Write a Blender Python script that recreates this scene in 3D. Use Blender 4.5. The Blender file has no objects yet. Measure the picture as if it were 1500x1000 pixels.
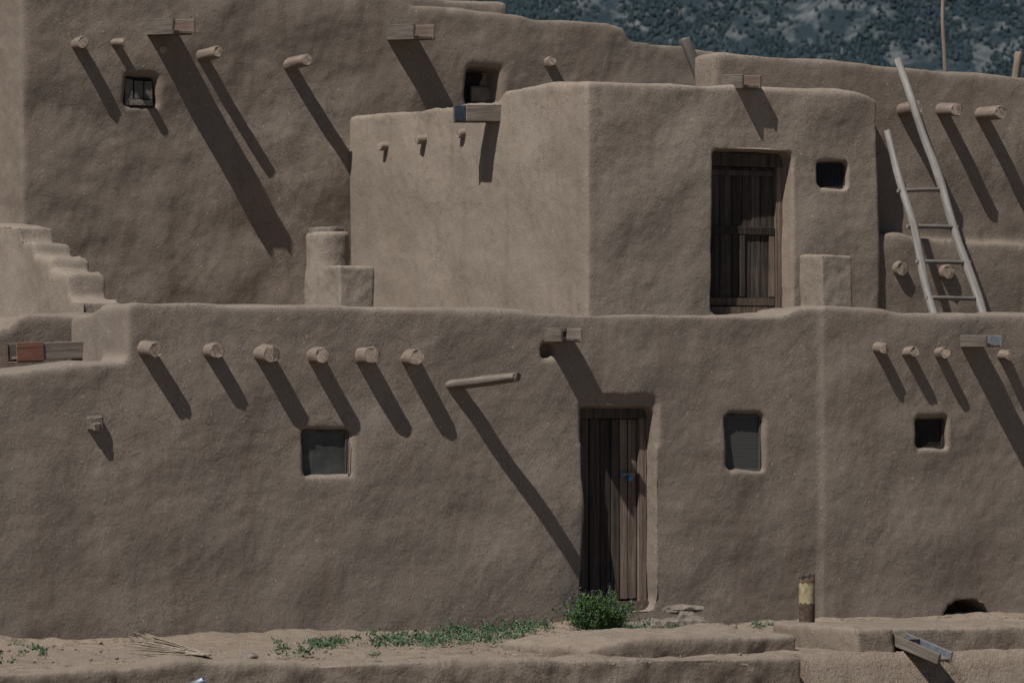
import bpy, bmesh, math, random
import numpy as np
from mathutils import Vector, Matrix, noise
random.seed(7)
scene=bpy.context.scene
TH=math.radians(28); S=math.sin(TH); C=math.cos(TH)
N=Vector((S,-C,0)); T=Vector((C,S,0)); MM=Vector((-C,-S,0))
D=45.0; FP=6750.0; ZC=2.17; HY=600.0
def ray(px,py,t): return Vector(((px-750)/FP*t, t-D, ZC+(HY-py)/FP*t))
def F(px,py,k):
    u=(px-750)/FP; return ray(px,py,(D*C-k)/(C-S*u))
def G(px,py,k):
    u=(px-750)/FP; return ray(px,py,(D*S-k)/(S+C*u))
def GR(px,py,z=0.0): return ray(px,py,(ZC-z)*FP/(py-HY))
UP=Vector((0,0,1))
# ------------------------------------------------------------------ materials
def newmat(name):
    m=bpy.data.materials.new(name); m.use_nodes=True
    nt=m.node_tree; nt.nodes.clear()
    o=nt.nodes.new('ShaderNodeOutputMaterial'); b=nt.nodes.new('ShaderNodeBsdfPrincipled')
    nt.links.new(b.outputs[0],o.inputs[0]); b.inputs['Roughness'].default_value=0.95
    b.inputs['Specular IOR Level'].default_value=0.12
    return m,nt,b
class NB:
    def __init__(s,nt): s.nt=nt
    def n(s,typ,**kw):
        return s.nt.nodes.new(typ)
    def l(s,a,b): s.nt.links.new(a,b)
    def coord(s,scale=(1,1,1),out='Object'):
        tc=s.n('ShaderNodeTexCoord'); mp=s.n('ShaderNodeMapping'); mp.inputs['Scale'].default_value=scale
        s.l(tc.outputs[out],mp.inputs['Vector']); return mp.outputs[0]
    def noise(s,vec,scale,detail=4,rough=.55,dist=0):
        nd=s.n('ShaderNodeTexNoise'); nd.inputs['Scale'].default_value=scale; nd.inputs['Detail'].default_value=detail
        nd.inputs['Roughness'].default_value=rough; nd.inputs['Distortion'].default_value=dist
        s.l(vec,nd.inputs['Vector']); return nd.outputs['Fac']
    def ramp(s,fac,a,b,ca=(0,0,0,1),cb=(1,1,1,1)):
        r=s.n('ShaderNodeValToRGB'); e=r.color_ramp.elements
        e[0].position=a; e[0].color=ca; e[1].position=b; e[1].color=cb; s.l(fac,r.inputs[0]); return r.outputs[0]
    def mix(s,fac,a,b,mode='MIX'):
        m=s.n('ShaderNodeMix'); m.data_type='RGBA'; m.blend_type=mode
        for val,idx in ((fac,0),(a,6),(b,7)):
            if isinstance(val,(int,float,tuple)): m.inputs[idx].default_value=val
            else: s.l(val,m.inputs[idx])
        return m.outputs[2]
    def math(s,op,a,b=0.0,clamp=False):
        m=s.n('ShaderNodeMath'); m.operation=op; m.use_clamp=clamp
        for val,idx in ((a,0),(b,1)):
            if isinstance(val,(int,float)): m.inputs[idx].default_value=val
            else: s.l(val,m.inputs[idx])
        return m.outputs[0]
    def bump(s,h,strength,dist,prev=None):
        b=s.n('ShaderNodeBump'); b.inputs['Strength'].default_value=strength; b.inputs['Distance'].default_value=dist
        s.l(h,b.inputs['Height'])
        if prev is not None: s.l(prev,b.inputs['Normal'])
        return b.outputs[0]
def c4(c,f=1.0): return (c[0]*f,c[1]*f,c[2]*f,1)
def adobe_mat(name,col,seed=0.0,rough=1.0):
    m,nt,b=newmat(name); q=NB(nt)
    tc=q.n('ShaderNodeTexCoord'); mp=q.n('ShaderNodeMapping'); mp.inputs['Location'].default_value=(seed,seed*1.7,seed*.6)
    q.l(tc.outputs['Object'],mp.inputs['Vector']); v=mp.outputs[0]
    big=q.ramp(q.noise(v,.6,3,.65),.34,.66)
    mid=q.ramp(q.noise(v,2.4,5,.68),.36,.68)
    fine=q.ramp(q.noise(v,60,1,.7),.25,.75)
    c=q.mix(big,c4(col,.76),c4((col[0]*1.04,col[1]*1.03,col[2]*1.02),1.16))
    c=q.mix(q.math('MULTIPLY',mid,.75),c,c4((col[0]*.98,col[1]*.93,col[2]*.88),.74))
    c=q.mix(.38,c,q.mix(fine,c4(col,.60),c4(col,1.4)))
    mp2=q.n('ShaderNodeMapping'); mp2.inputs['Scale'].default_value=(1,.8,.62); mp2.inputs['Rotation'].default_value=(.9,.9,.5)
    q.l(v,mp2.inputs['Vector'])
    vo=q.n('ShaderNodeTexVoronoi'); vo.inputs['Scale'].default_value=23; q.l(mp2.outputs[0],vo.inputs['Vector'])
    sep=q.n('ShaderNodeSeparateColor'); q.l(vo.outputs['Color'],sep.inputs[0])
    near=q.math('LESS_THAN',vo.outputs['Distance'],q.math('MULTIPLY',sep.outputs[1],.165))
    few=q.math('GREATER_THAN',sep.outputs[0],.55)
    c=q.mix(q.math('MULTIPLY',q.math('MULTIPLY',near,few),.7),c,(.40,.34,.27,1))
    mp3=q.n('ShaderNodeMapping'); mp3.inputs['Scale'].default_value=(3.2,3.2,.22); q.l(v,mp3.inputs['Vector'])
    st=q.ramp(q.noise(mp3.outputs[0],1.3,3,.6),.52,.70)
    c=q.mix(q.math('MULTIPLY',st,.32),c,c4((col[0]*1.1,col[1]*.9,col[2]*.8),.62))
    cd_=q.math('ABSOLUTE',q.math('SUBTRACT',q.noise(v,1.7,6,.62),.5))
    line=q.ramp(cd_,.0,.006,(1,1,1,1),(0,0,0,1)); msk=q.ramp(big,.35,.6)
    cr=q.math('MULTIPLY',line,msk)
    c=q.mix(q.math('MULTIPLY',cr,.5),c,c4(col,.42))
    q.l(c,b.inputs['Base Color'])
    h=q.math('SUBTRACT',q.noise(v,32,4,.72),q.math('MULTIPLY',cr,.8))
    h=q.math('ADD',h,q.math('MULTIPLY',q.noise(v,6.0,3,.6),1.2))
    q.l(q.bump(h,.36*rough,.018),b.inputs['Normal'])
    return m
def wood_mat(name,col,dark,axis='X',island=.35,fine=1.0,bumpd=.006):
    m,nt,b=newmat(name); q=NB(nt)
    sc={'X':(1.2,26,26),'Z':(26,26,1.2)}[axis]
    v=q.coord(sc); g=q.ramp(q.noise(v,fine,6,.7,.4),.3,.7)
    v2=q.coord(); w=q.ramp(q.noise(v2,3.5,3,.6),.3,.7)
    c=q.mix(g,c4(dark),c4(col)); c=q.mix(q.math('MULTIPLY',w,.45),c,c4(dark,.9))
    ge=q.n('ShaderNodeNewGeometry'); rr=q.math('ADD',q.math('MULTIPLY',ge.outputs['Random Per Island'],island*2),1.0-island)
    hs=q.n('ShaderNodeHueSaturation'); q.l(c,hs.inputs['Color']); q.l(rr,hs.inputs['Value'])
    q.l(hs.outputs[0],b.inputs['Base Color']); b.inputs['Roughness'].default_value=.85
    n1=q.bump(g,.7,bumpd); q.l(n1,b.inputs['Normal']); return m
def plain_mat(name,col,var=.3,scale=20,rough=.8,metal=0,bmp=.3,bd=.005):
    m,nt,b=newmat(name); q=NB(nt); v=q.coord()
    f=q.ramp(q.noise(v,scale,4,.6),.3,.7)
    q.l(q.mix(f,c4(col,1-var),c4(col,1+var)),b.inputs['Base Color'])
    b.inputs['Roughness'].default_value=rough; b.inputs['Metallic'].default_value=metal
    q.l(q.bump(q.noise(v,scale*3,3,.6),bmp,bd),b.inputs['Normal']); return m
m_ad1=adobe_mat('adobe_plaster_lower',(.208,.172,.142),0)
m_ad2=adobe_mat('adobe_plaster_middle',(.238,.198,.162),11.3)
m_ad3=adobe_mat('adobe_plaster_upper',(.192,.157,.128),23.7)
m_ad4=adobe_mat('adobe_plaster_low_wall',(.205,.168,.134),37.7,1.5)
m_viga=wood_mat('weathered_viga_wood',(.225,.180,.144),(.095,.074,.060))
m_end=plain_mat('viga_end_grain',(.27,.212,.165),.4,30,.9,0,.6,.01)
m_grey=wood_mat('grey_weathered_wood',(.26,.22,.185),(.085,.070,.059))
m_lad=wood_mat('ladder_wood',(.27,.252,.235),(.11,.10,.092))
m_post=wood_mat('dark_grey_post_wood',(.15,.135,.12),(.07,.06,.052))
m_door=wood_mat('dark_door_wood',(.110,.088,.073),(.020,.017,.015),'Z',.5,1.0,.012)
m_doorl=wood_mat('pale_and_sunlit_door_wood',(.25,.19,.15),(.08,.06,.047),'Z',.25,1.0,.012)  # pale wood; also paints the sunlit side onto the lower door's planks
m_red=wood_mat('reddish_wood',(.17,.125,.10),(.10,.072,.058))
m_red2=wood_mat('red_painted_wood',(.22,.10,.075),(.13,.065,.045))
m_dark=plain_mat('dark_recess',(.02,.018,.017),.3,10)
m_glass=plain_mat('dusty_glass',(.06,.063,.06),.35,6,.25,0,.1,.002)
m_metal=plain_mat('dull_metal',(.20,.23,.26),.3,15,.5,.6)
m_tin=plain_mat('dark_metal',(.03,.04,.055),.3,15,.5,.3)
m_blue=plain_mat('blue_padlock_paint',(.05,.20,.38),.2,15,.4)
m_rust=plain_mat('rusty_pipe',(.08,.055,.04),.5,25,.8)
m_yel=plain_mat('faded_yellow_paint',(.27,.225,.13),.5,14,.7)
m_rock=plain_mat('rock',(.16,.135,.113),.35,9,.95,0,.8,.02)
m_straw=plain_mat('dry_straw',(.27,.22,.16),.35,12,.9)
m_scr,nt,b=newmat('window_screen'); q=NB(nt); v=q.coord((1,1,1))
w=q.n('ShaderNodeTexWave'); w.wave_type='BANDS'; w.bands_direction='Z'; w.inputs['Scale'].default_value=16; w.inputs['Distortion'].default_value=.6; q.l(v,w.inputs['Vector'])
q.l(q.mix(q.ramp(w.outputs['Fac'],.3,.7),(.05,.05,.05,1),(.08,.078,.072,1)),b.inputs['Base Color']); q.l(q.bump(w.outputs['Fac'],.4,.004),b.inputs['Normal'])
b.inputs['Roughness'].default_value=.6
# ------------------------------------------------------------------ helpers
def link(o,parent=None):
    scene.collection.objects.link(o)
    if parent: o.parent=parent
    return o
def empty(name):
    e=bpy.data.objects.new(name,None); scene.collection.objects.link(e); return e
def mesh_obj(name,bm,mats,parent=None,smooth=False,mat4=None):
    me=bpy.data.meshes.new(name); bm.to_mesh(me); bm.free()
    for m in mats: me.materials.append(m)
    if smooth:
        me.polygons.foreach_set('use_smooth',[True]*len(me.polygons))
    o=bpy.data.objects.new(name,me); link(o,parent)
    if mat4 is not None: o.matrix_world=mat4
    return o
def prism(pts,ext):
    bm=bmesh.new()
    a=[bm.verts.new(p) for p in pts]; b=[bm.verts.new(p+ext) for p in pts]
    n=len(pts); bm.faces.new(a); bm.faces.new(b[::-1])
    for i in range(n): bm.faces.new((a[i],a[(i+1)%n],b[(i+1)%n],b[i]))
    bmesh.ops.triangulate(bm,faces=bm.faces[:],ngon_method='EAR_CLIP')
    bmesh.ops.recalc_face_normals(bm,faces=bm.faces[:])
    return bm
def pf(profile,k,zb,thick):
    top=[F(x,y,k) for x,y in profile]
    pts=top+[Vector((top[-1].x,top[-1].y,zb)),Vector((top[0].x,top[0].y,zb))]
    return prism(pts,-N*thick)
def pg(profile,k,zb,thick):
    top=[G(x,y,k) for x,y in profile]
    pts=top+[Vector((top[-1].x,top[-1].y,zb)),Vector((top[0].x,top[0].y,zb))]
    return prism(pts,-MM*thick)
def merge(bms):
    out=bmesh.new()
    for b in bms:
        me=bpy.data.meshes.new('t'); b.to_mesh(me); b.free(); out.from_mesh(me); bpy.data.meshes.remove(me)
    return out
def tex(name,scale,depth=3):
    t=bpy.data.textures.new(name,'CLOUDS'); t.noise_scale=scale; t.noise_depth=depth; return t
tx1=tex('cl1',1.1,1); tx2=tex('cl2',.34,2); tx3=tex('cl3',.09,2)
def evalmesh(o,mods):
    for typ,kw in mods:
        m=o.modifiers.new('m',typ)
        for k_,v_ in kw.items(): setattr(m,k_,v_)
    dg=bpy.context.evaluated_depsgraph_get(); nm=bpy.data.meshes.new_from_object(o.evaluated_get(dg))
    bpy.data.objects.remove(o); return nm
def adobe(name,solids,cuts,mat,parent,vox=.03,s1=12,s2=1,d=(.10,.024,.006)):
    """solid masses of mud brick, weathered round; openings (px0,px1,py0,py1,k,depth,squareness) are carved in"""
    bm=merge(solids); me=bpy.data.meshes.new('tmp'); bm.to_mesh(me); bm.free()
    o=bpy.data.objects.new('tmp',me); scene.collection.objects.link(o)
    mods=[('REMESH',dict(mode='VOXEL',voxel_size=vox)),('SMOOTH',dict(factor=.5,iterations=s1))]
    if cuts:
        nm=evalmesh(o,mods); n=len(nm.vertices)
        co=np.empty(n*3); nm.vertices.foreach_get('co',co); co=co.reshape(-1,3)
        a=co@np.array(T); kk=co@np.array(N); z=co[:,2]; mv=np.zeros(n)
        for (x0,x1,y0,y1,k,dep,pw) in cuts:
            A=F(x0,y1,k); B=F(x1,y1,k); Z=F(x0,y0,k).z
            a0=A.dot(T); a1=B.dot(T); ca=(a0+a1)/2; cz=(Z+A.z)/2; ha=(a1-a0)/2+.005; hz=(Z-A.z)/2+.005
            r=np.abs((a-ca)/ha)**pw+np.abs((z-cz)/hz)**pw
            inside=(r<1)&(np.abs(kk-k)<.13)
            mv=np.maximum(mv,np.where(inside,dep,0))
        co-=np.outer(mv,np.array(N))
        nm.vertices.foreach_set('co',co.ravel()); nm.update()
        o=bpy.data.objects.new('tmp',nm); scene.collection.objects.link(o)
        mods=[('REMESH',dict(mode='VOXEL',voxel_size=vox*.8)),('SMOOTH',dict(factor=.5,iterations=s2))]
    for t_,st in ((tx1,d[0]),(tx2,d[1]),(tx3,d[2])):
        mods.append(('DISPLACE',dict(texture=t_,strength=st,mid_level=.5,texture_coords='LOCAL')))
    nm=evalmesh(o,mods); nm.name=name
    nm.materials.clear(); nm.materials.append(mat)
    nm.polygons.foreach_set('use_smooth',[True]*len(nm.polygons))
    ob=bpy.data.objects.new(name,nm); link(ob,parent); return ob
def frame(o,x,y,z):
    M=Matrix.Identity(4)
    for i,a in enumerate((x,y,z,o)):
        for r in range(3): M[r][i]=a[r]
    return M
def boxbm(bm,x0,x1,y0,y1,z0,z1,mi=0,jit=0.0,bev=.004):
    j=lambda:random.uniform(-jit,jit)
    g=bmesh.ops.create_cube(bm,size=1.0); vs=g['verts']
    for v in vs:
        v.co=Vector((x0 if v.co.x<0 else x1, y0 if v.co.y<0 else y1, z0 if v.co.z<0 else z1))+Vector((j(),j()*.5,j()))
    fs=list({f for v in vs for f in v.link_faces})
    for f in fs: f.material_index=mi
    if bev>0:
        es=list({e for v in vs for e in v.link_edges})
        bmesh.ops.bevel(bm,geom=es,offset=bev,segments=1,affect='EDGES')
def log(name,p0,p1,r,parent,mat=None,end=None,r1=None,seg=14,bend=.0,flat=1.0):
    mat=mat or m_viga; end=end or m_end; r1=r1 or r
    L=(p1-p0).length; x=(p1-p0).normalized(); y=x.cross(UP)
    if y.length<.01: y=Vector((0,1,0))
    y.normalize(); z=x.cross(y)*-1 if x.cross(y).z<0 else x.cross(y); y=z.cross(x)
    bm=bmesh.new(); rings=[]; nr=max(3,int(L/.12))
    ph=random.random()*50
    xs=[0]+[L*i/nr for i in range(1,nr)]+[L-.012,L]
    for i,xx in enumerate(xs):
        rr=r+(r1-r)*xx/L
        if i==len(xs)-1 or i==0: rr*=.88
        off=Vector((0,noise.noise(Vector((xx*1.3,ph,0)))*bend,noise.noise(Vector((xx*1.3,ph,9)))*bend))
        ring=[]
        for a in range(seg):
            an=2*math.pi*a/seg; q_=rr*(1+.20*noise.noise(Vector((xx*2,math.cos(an)*1.3+ph,math.sin(an)*1.3)))+.09*noise.noise(Vector((xx*9,math.cos(an)*3+ph,math.sin(an)*3))))
            ring.append(bm.verts.new(Vector((xx+random.uniform(-.008,.008)*(i>=len(xs)-2),math.cos(an)*q_*flat,math.sin(an)*q_))+off))
        rings.append(ring)
    for i in range(len(rings)-1):
        for a in range(seg):
            f=bm.faces.new((rings[i][a],rings[i][(a+1)%seg],rings[i+1][(a+1)%seg],rings[i+1][a])); f.smooth=True
    f=bm.faces.new(rings[0][::-1]); f.material_index=1
    f=bm.faces.new(rings[-1]); f.material_index=1
    bmesh.ops.recalc_face_normals(bm,faces=bm.faces[:])
    return mesh_obj(name,bm,[mat,end],parent,False,frame(p0,x,y,z))
def viga(px,py,k,L,r,parent,face='F',name='viga'):
    if face=='F': tip=F(px,py,k+L); d=N
    else: tip=G(px,py,k+L); d=MM
    dd=(d+T*random.uniform(-.09,.09)+UP*random.uniform(-.09,.07)).normalized()
    return log(name,tip-dd*(L+.3),tip,r*1.06,parent,r1=r)
def spout(px,py,k,L,w,h,parent,face='F',slope=-.06,mats=None,skew=0.0,name='drain_spout',th=.03,root=.25,tipcap=None):
    if face=='F': tip=F(px,py,k+L); d=N
    else: tip=G(px,py,k+L); d=MM
    d=(d+T*skew+UP*slope).normalized(); y=UP.cross(d).normalized(); z=d.cross(y)
    bm=bmesh.new(); Lt=L+root
    boxbm(bm,-Lt,0,-w/2,w/2,-h/2,-h/2+th,0,.003)
    boxbm(bm,-Lt,.03,-w/2-th,-w/2-.002,-h/2-.01,h/2,0,.004)
    boxbm(bm,-Lt,.01,w/2+.002,w/2+th,-h/2-.01,h/2,1,.004)
    boxbm(bm,-Lt*.55,-Lt*.55+.04,-w/2,w/2,h/2-.03,h/2+.004,0,.003)
    if tipcap:
        boxbm(bm,-tipcap,.04,-w/2-th-.012,-w/2-th-.001,-h/2-.02,h/2+.008,2,.002)
        boxbm(bm,-tipcap,.04,w/2+th+.001,w/2+th+.012,-h/2-.02,h/2+.008,2,.002)
        boxbm(bm,-tipcap,.04,-w/2-th,w/2+th,-h/2-.03,-h/2-.019,2,.002)
        boxbm(bm,.032,.042,-w/2-th,-w/2+.01,-h/2-.02,h/2+.008,2,.002)
    return mesh_obj(name,bm,(mats or [m_grey,m_grey])+[m_red2],parent,False,frame(tip,d,y,z))
def rectframe(px0,px1,py0,py1,k,back):
    a=F(px0,py1,k); w=(F(px1,py1,k)-a).length; h=(F(px0,py0,k)-a).z
    return frame(a-N*back,T,-N,UP),w,h
# ================================================================== LOWER HOUSE
H1=empty('adobe_house')
zr=2.85
top1=[(186,446),(200,441),(300,443),(420,447),(600,450),(770,455),(786,462),(795,459),(900,460),(1060,463),(1150,463),(1165,452),(1212,447)]
top1b=[(1205,447),(1260,451),(1320,457),(1405,462),(1415,459),(1500,460),(1700,462)]
sol=[pf(top1+[(1300,452)],0,-.3,.7),
     pf(top1b,.025,-.3,.7),
     pf([(-400,556),(-100,549),(0,545),(60,540),(120,532),(170,527),(215,527)],.0,-.3,.6)]
kG1=F(186,446,0).dot(MM)
sol.append(pg([(100,461),(140,452),(186,446)],kG1,1.8,.5))
cuts=[(853,958,597,890,0,.26,30),(851,964,578,660,0,.035,7),
      (446,514,630,699,0,.11,20),(1064,1120,606,690,0,.13,8),(1342,1388,612,656,.03,.13,16),
      (1384,1448,885,960,.03,.5,3),(792,812,504,526,0,.14,2.5)]
adobe('adobe_walls',sol,cuts,m_ad1,H1)
def slab(name,pxa,pxb,ka,kb,z0,z1,mat,parent):
    a=F(pxa,500,ka); b=F(pxb,500,ka); L=(b-a).length
    bm=bmesh.new(); boxbm(bm,0,L,0,ka-kb,z0,z1,0,0,.02)
    return mesh_obj(name,bm,[mat],parent,False,frame(Vector((a.x,a.y,0)),T,-N,UP))
slab('roof_terrace',200,1690,-.5,-12,2.5,zr,m_ad4,H1)
slab('side_terrace_roof',-390,215,-.4,-12,2.0,2.3,m_ad4,H1)
for px,py in ((229,512),(318,514),(398,519),(473,520),(545,520),(611,523)):
    viga(px,py,0,.20+random.uniform(-.03,.03),.080+random.uniform(-.010,.006),H1)
for px,py in ((1296,510),(1340,515),(1385,516),(1480,521)):
    viga(px,py,.03,.15,.060,H1)
p1=F(756,553,.77); p0=F(665,563,0); dd=(p1-p0).normalized()
log('long_roof_beam',p0-dd*.3,p1,.055,H1,m_grey,m_grey,r1=.045,bend=.03,flat=1.6,seg=18)
spout(836,490,0,.30,.2,.12,H1,slope=-.02)
spout(1455,499,.05,.42,.17,.11,H1,slope=-.02,mats=[m_grey,m_metal])
M,w,h=rectframe(128,154,608,633,0,0.0); bm=bmesh.new(); boxbm(bm,0,w*.8,-.06,.1,0,h*.9,0,.018,.02)
boxbm(bm,w*.1,w*.55,-.085,-.05,h*.1,h*.55,1,.015,.012)
mesh_obj('wall_block',bm,[m_rock,m_viga],H1,False,M)
def door(px0,px1,py0,py1,k,back,parent,panels=False):
    M,w,h=rectframe(px0,px1,py0,py1,k,back)
    bm=bmesh.new()
    boxbm(bm,-.1,w+.1,.02,.04,-.05,h+.05,2,0,0)
    fw=.075
    boxbm(bm,-.02,fw,-.045,.03,-.02,h,0,.004); boxbm(bm,w-fw,w+.01,-.06,.03,-.02,h,1,.004)
    boxbm(bm,-.02,w+.02,-.07,.03,h-.10,h+.05,0,.004)
    boxbm(bm,-.02,w+.02,-.09,.03,-.06,.05,1,.005)
    n=6; x=fw+.004; tot=w-2*fw-.008
    ws=[random.uniform(.7,1.25) for _ in range(n)]; sw=sum(ws)
    for i in range(n):
        ww=tot*ws[i]/sw; lit_tone=(not panels and i>=n-2)  # last planks of the lower door paler: sunlight painted into their colour
        boxbm(bm,x+.004,x+ww-.004,-.012-random.uniform(0,.014),.018,.055+random.uniform(0,.03),h-.105,1 if lit_tone else 0,.003); x+=ww
    if panels:
        boxbm(bm,fw+.01,w-fw-.01,-.045,-.028,h*.50,h*.50+.09,0,.004)
        boxbm(bm,fw+.01,w-fw-.01,-.045,-.028,.06,.15,1,.004)
        boxbm(bm,fw+.01,fw+.08,-.045,-.028,.16,h*.5-.01,0,.003); boxbm(bm,w-fw-.08,w-fw-.01,-.045,-.028,.16,h*.5-.01,1,.003)
        boxbm(bm,w*.47,w*.53,-.045,-.028,.16,h*.5-.01,0,.003)
        boxbm(bm,fw+.01,w-fw-.01,-.045,-.028,h*.93-.08,h*.93-.02,0,.003)
    o=mesh_obj('wooden_door',bm,[m_door,m_doorl,m_dark],parent,False,M)
    return M,w,h
M,w,h=door(853,958,598,890,0,.225,H1)
bm=bmesh.new(); zl=h*.655; xl=w*.78
boxbm(bm,xl-.10,xl+.06,-.045,-.025,zl+.012,zl+.035,0,.002,.003)
boxbm(bm,xl-.025,xl+.02,-.085,-.045,zl-.045,zl+.005,1,.001,.005)
for a in range(9):
    an=math.pi*a/8; cx=xl-.002+math.cos(an)*.016; cz=zl+.008+math.sin(an)*.025
    boxbm(bm,cx-.004,cx+.004,-.07,-.062,cz-.004,cz+.004,0,0,0)
boxbm(bm,xl-.10,xl-.06,-.055,-.045,zl,zl+.03,1,.001,.003)
mesh_obj('door_padlock',bm,[m_metal,m_blue],H1,False,M)
def window(px0,px1,py0,py1,k,back,parent,pane,fr=None,fw=.03,name='window',mull=False,bars=False):
    M,w,h=rectframe(px0,px1,py0,py1,k,back); bm=bmesh.new(); fr=fr or m_grey
    boxbm(bm,-.03,w+.03,.004,.02,-.03,h+.03,0,0,0)
    boxbm(bm,-.02,fw*.6,-.015,.003,0,h,1,.003); boxbm(bm,w-fw,w+.01,-.02,.003,0,h,1,.004)
    boxbm(bm,-.02,w+.02,-.018,.003,h-fw*.7,h+.02,1,.003); boxbm(bm,-.02,w+.02,-.022,.003,-.02,fw*.5,1,.003)
    if bars:
        n=9
        for i in range(n):
            z=h*(i+.7)/n; boxbm(bm,0,w,-.001,.006,z-.002,z+.002,2,.001,0)
            x=w*(i+.5)/n; boxbm(bm,x-.002,x+.002,-.003,.006,0,h,2,.001,0)
    return mesh_obj(name,bm,[pane,fr,m_tin],parent,False,M)
window(446,512,632,699,0,.06,H1,m_glass,m_door,.02)
bm=bmesh.new(); M,w,h=rectframe(446,512,632,699,0,.0); boxbm(bm,w*.95,w*.985,-.012,.002,-.05,h*.75,0,.01,.003)
mesh_obj('window_trim_strip',bm,[m_grey],H1,False,M)
window(1065,1117,610,688,0,.065,H1,m_scr,m_scr,.012)
window(1342,1388,612,656,.03,.08,H1,m_dark,m_door,.03)
# ================================================================== LEFT TERRACE BLOCK + STEPS
H4=empty('adobe_side_room')
adobe('adobe_walls',[pf([(-300,486),(18,482),(26,462),(60,458),(100,458),(210,458)],-1.5,2.1,1.2),
                     pf([(-300,470),(60,463),(260,463)],-2.6,2.1,9.0)],[],m_ad3,H4,vox=.04,s1=8)
spout(22,515,kG1,.62,.2,.15,H1,face='G',slope=-.04,mats=[m_grey,m_grey],tipcap=.24)
STP=empty('adobe_stepped_buttress')
kS=F(122,450,-3.2).dot(MM)
prof=[(-120,318),(-60,322),(-10,326),(26,329),(28,353),(50,356),(52,376),(74,379),(76,398),(98,401),(101,436),(121,440)]
adobe('adobe_steps',[pg(prof,kS,2.9,.42)],[],m_ad2,STP,vox=.03,s1=7)
# ================================================================== MIDDLE HOUSE
H2=empty('adobe_house')
k2=-3.0; c2=F(860,455,k2); kG=c2.dot(MM)
p3=G(510,300,kG); k3=p3.dot(N)+.02
adobe('adobe_walls',[pf([(860,119),(900,119),(1100,126),(1270,136),(1290,146)],k2,2.7,.8),
     pg([(500,174),(520,170),(620,160),(728,152),(738,131),(770,124),(860,119)],kG,2.7,3.2)],
     [(1045,1160,222,458,k2,.3,30),(1200,1241,237,273,k2,.15,14)],m_ad2,H2,s1=8)
M,w,h=door(1045,1160,228,455,k2,.26,H2,True)
window(1200,1243,238,273,k2,.10,H2,m_dark,m_door,.008,bars=True)
for px,py in ((556,214),(610,205),(671,196)): viga(px,py,kG,.09,.055,H2,'G')
spout(676,166,kG,.42,.23,.17,H2,'G',slope=-.03,mats=[m_grey,m_grey])
bm=bmesh.new(); tip=G(674,165,kG+.43); boxbm(bm,-.05,.01,-.14,.14,-.09,.075,0,.005,.004)
mesh_obj('spout_tin_end',bm,[m_tin],H2,False,frame(tip,MM,UP.cross(MM),UP))
H5=empty('adobe_house')
kR=-3.3; kL=k2-.06
adobe('adobe_walls',[pf([(1046,79),(1055,76),(1100,80),(1230,88),(1300,96),(1400,104),(1500,111),(1750,126)],kR,4.9,.45),
     pf([(1230,150),(1750,160)],kR,2.7,3.0),
     pf([(1240,340),(1320,341),(1340,352),(1500,357),(1750,362)],kL,2.7,.9)],[],m_ad3,H5,vox=.035)
for px,py,L in ((1345,157,.36),(1401,161,.36),(1465,165,.42),(1560,170,.4)): viga(px,py,kR,L,.075,H5)
for px,py in ((1321,394),(1390,398)): viga(px,py,kL,.08,.085,H5)
spout(1100,119,kR,.42,.2,.14,H5,slope=-.05,mats=[m_grey,m_red])
# ================================================================== UPPER HOUSE
H3=empty('adobe_house')
adobe('adobe_walls',[pf([(30,-70),(230,-66),(250,-10)],k3+.05,2.7,3.2),
     pf([(225,-16),(400,-12),(600,-8)],k3+.04,2.7,3),
     pf([(566,14),(576,7),(640,10),(780,22),(905,33),(918,40),(924,58),(985,66),(1050,76),(1150,110)],k3+.05,2.7,.7),
     pf([(540,120),(1300,130)],k3+.03,2.7,3)],
     [(183,230,106,153,k3+.05,.17,14),(684,734,97,150,k3+.05,.28,14)],m_ad3,H3,vox=.04,s1=9,d=(.14,.032,.009))
adobe('back_parapet',[pf([(560,-12),(742,3),(746,12)],k3-2,4,1)],[],m_ad3,H3,vox=.05,s1=6)
M,w,h=rectframe(183,228,108,152,k3+.05,.08); bm=bmesh.new(); boxbm(bm,-.05,w+.05,-.0,.03,-.05,h+.05,0,.0,.0)
for i in range(3): boxbm(bm,w*(.04+i*.31),w*(.33+i*.31),-.03-random.random()*.015,.01,-.03,h*(.78+.08*random.random()),1,.01,.008)
boxbm(bm,w*.1,w*.95,-.08,.0,-.04,h*.18,2,.012,.02)
mesh_obj('boarded_vent',bm,[m_dark,m_post,m_rock],H3,False,M)
window(686,736,100,150,k3+.05,.25,H3,m_dark,m_door,.05)
M,w,h=rectframe(700,736,125,148,k3+.05,.2); bm=bmesh.new(); boxbm(bm,0,w,-.02,.03,0,h,0,.01,.01); mesh_obj('window_board',bm,[m_rock],H3,False,M)
for px,py,L,r in ((122,62,.22,.07),(183,63,.28,.05),(320,76,.42,.07),(450,88,.42,.075)): viga(px,py,k3+.05,L,r,H3)
viga(239,73,k3+.05,.06,.05,H3); viga(808,90,k3+.05,.07,.065,H3)
spout(268,38,k3+.05,.72,.24,.17,H3,slope=-.05,mats=[m_grey,m_red])
spout(620,46,k3+.05,.62,.24,.17,H3,slope=-.05,mats=[m_grey,m_red])
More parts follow.
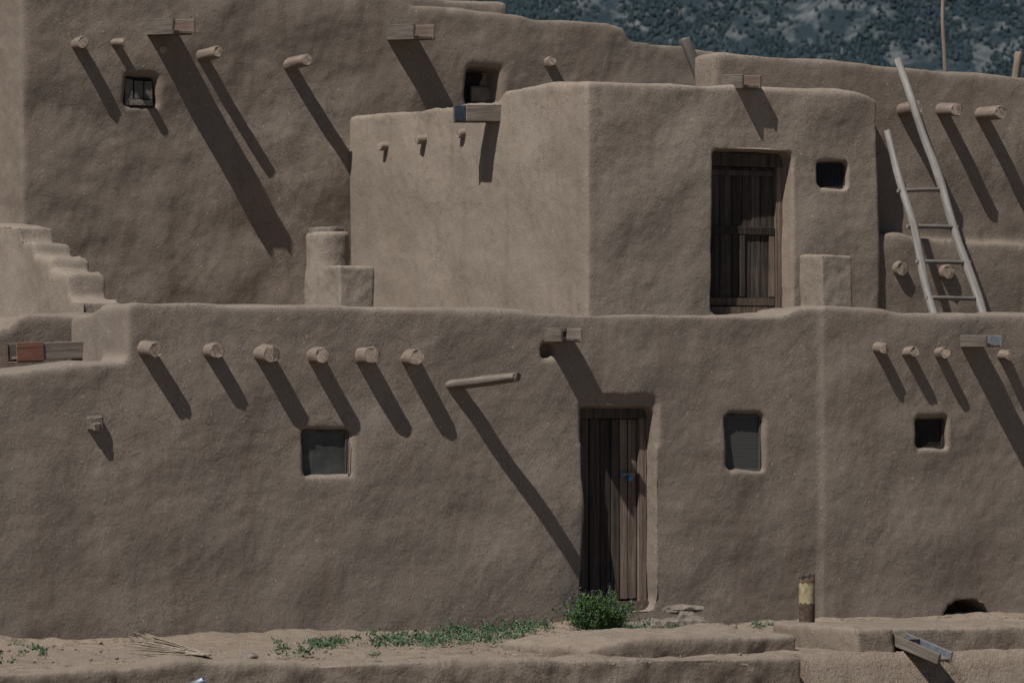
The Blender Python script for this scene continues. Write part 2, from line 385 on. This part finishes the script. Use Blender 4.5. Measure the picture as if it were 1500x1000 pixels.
# ================================================================== ROOF OBJECTS
CH=empty('round_chimney')
pc=F(480,440,-6.0)
def roundsolid(c,r,z0,z1,seg=20):
    b=bmesh.new(); A=[];B=[]
    for i in range(seg):
        a=2*math.pi*i/seg; x=math.cos(a)*r; y=math.sin(a)*r
        A.append(b.verts.new((c.x+x,c.y+y,z0))); B.append(b.verts.new((c.x+x*.96,c.y+y*.96,z1)))
    b.faces.new(A); b.faces.new(B[::-1])
    for i in range(seg): b.faces.new((A[i],A[(i+1)%seg],B[(i+1)%seg],B[i]))
    bmesh.ops.recalc_face_normals(b,faces=b.faces[:]); return b
zt=F(480,340,-6.0).z
adobe('chimney_shaft',[roundsolid(pc,.255,2.7,zt)],[],m_ad2,CH,vox=.025,s1=6,d=(.04,.04,.012))
adobe('chimney_cap',[roundsolid(Vector((pc.x-.02,pc.y,0)),.20,zt-.02,zt+.05)],[],m_rock,CH,vox=.015,s1=2,d=(.02,.03,.015))
def pillar(name,pxc,pxr,pxl,py,k,mat):
    P=empty(name); kk=F(pxc,py,k).dot(MM)
    wl=(G(pxl,py,kk)-G(pxc,py,kk)).length; wl=min(wl,.6)
    adobe('adobe_pillar',[pf([(pxc,py),(pxr,py+3)],k,2.7,wl)],[],mat,P,vox=.02,s1=7,d=(.05,.04,.012))
pillar('adobe_chimney_block',497,548,461,388,-4.2,m_ad2)
pillar('adobe_chimney_block',1204,1250,1171,371,-1.6,m_ad2)
PO=empty('leaning_wooden_post'); log('post',F(1034,150,kR-1.5),F(1004,56,kR-1.5),.062,PO,m_post,m_post,r1=.055,bend=.03)
PO=empty('thin_wooden_pole'); log('pole',F(1384,180,kR-1.5),F(1381,-60,kR-1.5),.026,PO,m_viga,m_viga,r1=.022,bend=.03)
PO=empty('leaning_wooden_post'); log('post',F(1482,160,kR-.9),F(1493,77,kR-.9),.05,PO,m_viga,m_viga,bend=.02)
LD=empty('wooden_ladder')
def rail(a,b,r): log('rail',a,b,r,LD,m_lad,m_lad,r1=r*.8,bend=.03)
def lad(px,py):
    f=(470-py)/380.0; return F(px,py,-1.95-f*1.17)
rl0,rl1=lad(1374,478),lad(1299,192); rr0,rr1=lad(1446,478),lad(1314,86)
rail(rl0,rl1,.047); rail(rr0,rr1,.052)
for y0,y1 in ((280,280),(332,334),(384,387),(436,438)):
    fl=(478-y0)/(478-192); fr=(478-y1)/(478-86)
    a=rl0.lerp(rl1,fl); b=rr0.lerp(rr1,fr); d=(b-a).normalized()
    log('rung',a-d*.06,b+d*.06,.024,LD,m_post,m_lad,bend=.01)
# ================================================================== FOREGROUND WALLS
LW=empty('low_adobe_wall')
adobe('adobe_wall',[pf([(-300,992),(0,985),(180,976),(260,966),(420,968),(700,968),(900,962),(1100,960),(1180,958)],5.2,-2,.4),
     pf([(858,950),(900,938),(960,932),(1040,930),(1170,928)],4.6,-1,1.6)],[],m_ad4,LW,vox=.03,s1=16,d=(.14,.06,.015))
LW=empty('low_adobe_wall')
adobe('adobe_wall',[pf([(1256,921),(1312,919)],4.85,-2,1.45),pf([(1305,921),(1316,918),(1420,917),(1650,915)],4.75,-2,1.3)],[],m_ad4,LW,vox=.03,s1=10,d=(.09,.045,.014))
SP=empty('low_wall_drain_spout'); spout(1383,962,4.75,.5,.16,.09,SP,slope=-.3,mats=[m_grey,m_metal],skew=.3)
SP=empty('drain_pipe_end'); log('pipe',F(262,1012,5.3),F(300,996,5.5),.03,SP,m_metal,m_metal)
PP=empty('metal_pipe_stub'); g=GR(1182,918); g.z=0
bm=bmesh.new(); rings=[]; seg=24
for z,r,mi in ((-.15,.08,0),(.03,.08,0),(.24,.08,0),(.245,.08,1),(.40,.081,1),(.44,.081,1),(.445,.081,0),(.50,.081,0),(.50,.072,2),(.30,.072,2)):
    rings.append(([bm.verts.new((math.cos(2*math.pi*a/seg)*r,math.sin(2*math.pi*a/seg)*r,z+(.012*math.sin(a*1.9)+.02*math.sin(2*math.pi*a/seg+1) if z>.45 else (.012*math.sin(a*2.3) if .2<z<.45 else 0)))) for a in range(seg)],mi))
for i in range(len(rings)-1):
    for a in range(seg):
        f=bm.faces.new((rings[i][0][a],rings[i][0][(a+1)%seg],rings[i+1][0][(a+1)%seg],rings[i+1][0][a])); f.material_index=rings[i+1][1]; f.smooth=True
f=bm.faces.new(rings[-1][0]); f.material_index=2
mesh_obj('pipe',bm,[m_rust,m_yel,m_dark],PP,False,Matrix.Translation(g))
# ================================================================== GROUND
def axis(lo,hi,step,far):
    a=[lo+step*i for i in range(int((hi-lo)/step)+1)]; s=step; x=a[-1]
    r=[]
    while x<far: s*=1.35; x+=s; r.append(x)
    s=step; x=a[0]; l=[]
    while x>-far: s*=1.35; x-=s; l.append(x)
    return l[::-1]+a+r
A=axis(-8,8,.05,7000); B=axis(-.5,5.6,.05,7000)
bm=bmesh.new(); rows=[]
def gz(a,b):
    z=0.05*noise.noise(Vector((a*.6,b*.6,0)))+.03*noise.noise(Vector((a*2.3,b*2.3,4)))+.024*noise.noise(Vector((a*8,b*8,2)))
    z*=1 if abs(a)<50 and abs(b)<50 else 0
    if b>4.9: z-=min(1.6,(b-4.9)*2.5)
    if b<.45 and b>-.6: z+=.06*(1-max(0,b)/.45)
    return z
for b in B:
    row=[]
    for a in A:
        p=T*a+N*b; row.append(bm.verts.new((p.x,p.y,gz(a,b))))
    rows.append(row)
for i in range(len(B)-1):
    for j in range(len(A)-1):
        f=bm.faces.new((rows[i][j],rows[i][j+1],rows[i+1][j+1],rows[i+1][j])); f.smooth=True
bmesh.ops.recalc_face_normals(bm,faces=bm.faces[:])
m_gr=adobe_mat('dusty_ground',(.225,.182,.143),51.0,2.6)
mesh_obj('ground',bm,[m_gr])
if bpy.data.objects['ground'].data.polygons[0].normal.z<0: bpy.data.objects['ground'].data.flip_normals()
# ================================================================== ROCKS
def rock(name,px,py,r,sc=(1,1,.6),mat=None,dz=0.0,parent=None,sub=3,amp=.35):
    g=GR(px,py); bm=bmesh.new(); bmesh.ops.create_icosphere(bm,subdivisions=sub,radius=1)
    ph=random.random()*99
    for v in bm.verts:
        n_=v.co.normalized(); q_=1+amp*noise.noise(n_*1.3+Vector((ph,0,0)))+amp*.5*noise.cell(n_*2.2+Vector((ph,3,0)))*.4
        v.co=Vector((n_.x*sc[0],n_.y*sc[1],n_.z*sc[2]))*r*q_
    return mesh_obj(name,bm,[mat or m_rock],parent,sub>2,Matrix.Translation((g.x,g.y,dz+r*sc[2]*.5)))
RK=empty('rock_pile')
for px,py,r,sc,dz in ((1000,921,.155,(1.3,.8,.35),.17),(983,924,.12,(1.1,.8,.7),0.01),(1020,925,.13,(1.1,.8,.75),0.01),(1050,923,.09,(1.2,1,.6),0),(955,921,.12,(1.2,1,.5),.02),(1005,922,.12,(1,.8,.7),.07),(928,922,.16,(1.6,.8,.35),0),(1074,921,.05,(1,1,.7),0)):
    rock('rock',px,py,r,sc,None,dz,RK,sub=2)
rock('dirt_mound',830,952,.23,(1.3,.9,.6),m_gr,-.02,amp=.6)
rock('rock',365,966,.07); 
DB=empty('dirt_clods')
for i in range(190): rock('clod',random.uniform(-10,1140),random.uniform(930,976),random.uniform(.006,.026)*(1.8 if i%17==0 else 1),(1,1,.6),m_gr if i%3 else m_rock,0,DB,sub=1)
bm=bmesh.new(); w=.78; boxbm(bm,0,w,-.02,.3,-.02,.05,0,.02,.02)
mesh_obj('stone_door_step',bm,[m_rock],None,False,frame(F(842,900,.32).xy.to_3d(),T,-N,UP))
bm=bmesh.new(); root=GR(304,962)
for i in range(38):
    e=GR(random.uniform(188,225),random.uniform(938,962)); a=root+Vector((random.uniform(-.03,.03),random.uniform(-.1,.1),.02)); e.z=random.uniform(.03,.10)
    if i%4==0: a=a.lerp(e,random.uniform(.1,.4))
    d=(e-a); s=d.cross(UP).normalized()*.008; u=UP*.007
    r0=[bm.verts.new(a+x) for x in (s,u,-s,-u)]; r1=[bm.verts.new(e+x*.6) for x in (s,u,-s,-u)]
    for j in range(4): bm.faces.new((r0[j],r0[(j+1)%4],r1[(j+1)%4],r1[j]))
mesh_obj('dry_yucca_stalks',bm,[plain_mat('grey_dry_stalk',(.21,.175,.135),.4,12,.9)])
# ================================================================== PLANTS
def leafmat(name,c1,c2):
    m,nt,b=newmat(name); q=NB(nt); ge=q.n('ShaderNodeNewGeometry')
    q.l(q.mix(ge.outputs['Random Per Island'],c4(c1),c4(c2)),b.inputs['Base Color']); b.inputs['Roughness'].default_value=.6; return m
m_lf=leafmat('shrub_leaves',(.03,.065,.022),(.09,.145,.05)); m_lf2=leafmat('weed_leaves',(.035,.07,.038),(.085,.135,.07)); m_pur=leafmat('purple_flowers',(.11,.09,.15),(.22,.18,.30))
def leaf(bm,p,d,l,w,mi=0):
    d=d.normalized(); s=d.cross(Vector((random.gauss(0,1),random.gauss(0,1),random.gauss(0,1)))).normalized()*w
    a=bm.verts.new(p); b=bm.verts.new(p+d*l*.5+s); c=bm.verts.new(p+d*l); e=bm.verts.new(p+d*l*.5-s)
    f=bm.faces.new((a,b,c,e)); f.material_index=mi
def rnd(): return Vector((random.gauss(0,1),random.gauss(0,1),random.gauss(0,1))).normalized()
bm=bmesh.new(); g=GR(875,925); g.z=.0
for i in range(210):
    d=Vector((random.gauss(0,.55),random.gauss(0,.35),1)).normalized(); L=random.uniform(.16,.44)*(1.05-.35*abs(d.x))
    base=g+Vector((random.uniform(-.14,.14),random.uniform(-.07,.07),0))
    for j in range(30):
        f=random.random()**.7; p=base+d*L*f+Vector((d.x,d.y*.5,0))*.12*f*f+rnd()*.02
        leaf(bm,p,(rnd()+d*.6),random.uniform(.02,.042),random.uniform(.005,.011),0)
    a=base; e=base+d*L+Vector((d.x,d.y*.5,0))*.12; s=Vector((.002,0,0)); v=[bm.verts.new(x) for x in (a-s,a+s,e+s,e-s)]; bm.faces.new(v)
    if random.random()<.4:
        for j in range(9): leaf(bm,e+rnd()*.012+UP*random.uniform(0,.04),rnd(),.012,.005,1)
mesh_obj('flowering_shrub',bm,[m_lf,m_pur])
bm=bmesh.new()
clumps=[]
for _ in range(26): clumps.append((random.gauss(610,38),random.uniform(934,952),random.uniform(.03,.07)))
for _ in range(18): clumps.append((random.uniform(640,760),random.uniform(932,946),random.uniform(.03,.06)))
for _ in range(22): clumps.append((random.gauss(765,28),random.uniform(922,930),random.uniform(.04,.09)))
for _ in range(12): clumps.append((random.uniform(655,720),random.uniform(924,930),random.uniform(.03,.06)))
for _ in range(14): clumps.append((random.gauss(465,18),random.uniform(942,954),random.uniform(.02,.05)))
for _ in range(11): clumps.append((random.uniform(380,560),random.uniform(938,970),random.uniform(.02,.04)))
for _ in range(14): clumps.append((random.uniform(905,1000),random.uniform(920,928),random.uniform(.03,.05)))
for _ in range(9): clumps.append((random.uniform(-5,80),random.uniform(945,975),random.uniform(.015,.03)))
for _ in range(5): clumps.append((random.uniform(820,880),random.uniform(940,950),random.uniform(.02,.04)))
for _ in range(5): clumps.append((random.uniform(1080,1140),random.uniform(918,922),random.uniform(.02,.04)))
for px,py,r in clumps:
    g=GR(px,py); g.z=.02
    for i in range(int(750*r)+14):
        p=g+Vector((random.gauss(0,r),random.gauss(0,r*1.3),abs(random.gauss(0,r*.75))))
        leaf(bm,p,rnd()+UP*.6,random.uniform(.02,.042),random.uniform(.005,.011),0)
mesh_obj('weeds',bm,[m_lf2])
bm=bmesh.new()
for i in range(420):
    px=random.choice([random.uniform(0,1140)]*3+[random.uniform(1250,1500)]); g=GR(px,random.uniform(928,975)); g.z=.01
    for j in range(2): leaf(bm,g,rnd()+UP*.5,random.uniform(.03,.08),.002,0)
for i in range(60):
    g=F(random.uniform(1290,1500),916,random.uniform(3.6,4.6)); g.z=.13
    leaf(bm,g,rnd()*.5+UP,random.uniform(.04,.09),.003,0)
mesh_obj('dry_grass',bm,[m_straw])
# ================================================================== MOUNTAIN
m_mt,nt,b=newmat('hazed_mountain_rock'); q=NB(nt); v=q.coord()
f=q.ramp(q.noise(v,.04,5,.68,.5),.48,.66)
q.l(q.mix(f,(.020,.032,.040,1),(.115,.122,.125,1)),b.inputs['Base Color']); q.l(q.bump(q.noise(v,.12,4,.7),1.0,4.0),b.inputs['Normal'])  # rock tones pulled towards blue: distance haze painted into the base colour
m_ft=leafmat('hazed_forest_foliage',(.010,.021,.028),(.020,.037,.045))  # bluish tree colours include painted distance haze
def mz(x,y):
    base=max(0,(y-2500))*.46
    base=min(base,1400)
    return base+60*noise.noise(Vector((x/420,y/420,0)))*min(1,max(0,(y-2500)/200))+14*noise.noise(Vector((x/90,y/90,5)))*min(1,max(0,(y-2500)/200))+3*noise.noise(Vector((x/22,y/22,7)))
bm=bmesh.new()
X=[-6000,-4500,-3000,-2200,-1600,-1100,-800]+[-600+i*12 for i in range(126)]+[1100,1500,2200,3000,4500,6000]
Y=[2450,2550,2650,2750]+[2800+i*8 for i in range(60)]+[3400,3600,4000,4500,5200,6000]
rows=[[bm.verts.new((x,y,mz(x,y)-2)) for x in X] for y in Y]
for i in range(len(Y)-1):
    for j in range(len(X)-1):
        fa=bm.faces.new((rows[i][j],rows[i][j+1],rows[i+1][j+1],rows[i+1][j])); fa.smooth=True
mesh_obj('mountain',bm,[m_mt])
verts=[];faces=[]
for i in range(58000):
    x=random.uniform(-350,750); y=random.uniform(2830,3180)
    dn=noise.noise(Vector((x/38,y/50,3)))+.6*noise.noise(Vector((x/12,y/16,8)))
    if dn<-.16 and random.random()<.88: continue
    z=mz(x,y)-2; h=random.uniform(2.0,5.0); r=h*random.uniform(.30,.48); b0=len(verts)
    for lv,(rr,zz) in enumerate(((r,.1),(r*.7,.55))):
        for a in range(5):
            an=a*math.pi*.4+random.random()*.5; j=random.uniform(.75,1.2); verts.append((x+math.cos(an)*rr*j,y+math.sin(an)*rr*j,z+h*zz*random.uniform(.85,1.1)))
    verts.append((x,y,z+h*.9))
    for a in range(5):
        n_=(a+1)%5; faces.append((b0+a,b0+n_,b0+5+n_,b0+5+a)); faces.append((b0+5+a,b0+5+n_,b0+10))
me=bpy.data.meshes.new('distant_forest'); me.from_pydata(verts,[],faces); me.materials.append(m_ft)
link(bpy.data.objects.new('distant_forest',me))
# ================================================================== LIGHT, WORLD, CAMERA
dv=Vector((.42,.57,-1)).normalized()
sl=bpy.data.lights.new('sun','SUN'); sl.energy=5.0; sl.angle=math.radians(.5); sl.color=(1,.965,.91)
so=bpy.data.objects.new('sun',sl); scene.collection.objects.link(so); so.rotation_euler=dv.to_track_quat('-Z','Y').to_euler()
wd=bpy.data.worlds.new('World'); scene.world=wd; wd.use_nodes=True; nt=wd.node_tree
bg=nt.nodes['Background']; sk=nt.nodes.new('ShaderNodeTexSky'); sk.sky_type='NISHITA'; sk.sun_disc=False
sk.sun_elevation=math.asin(-dv.z); sk.sun_rotation=math.atan2(-dv.x,-dv.y); sk.altitude=2100
nt.links.new(sk.outputs[0],bg.inputs[0]); bg.inputs[1].default_value=.05
cd=bpy.data.cameras.new('camera'); cam=bpy.data.objects.new('camera',cd); scene.collection.objects.link(cam)
cam.location=(0,-D,ZC); cam.rotation_euler=(math.pi/2,0,0); cd.sensor_width=36; cd.lens=36*FP/1500; cd.shift_y=100/1500
cd.clip_start=.5; cd.clip_end=20000
cd.dof.use_dof=True; cd.dof.focus_distance=46; cd.dof.aperture_fstop=5.6
scene.camera=cam
scene.view_settings.view_transform='Standard'; scene.view_settings.look='None'; scene.view_settings.exposure=0
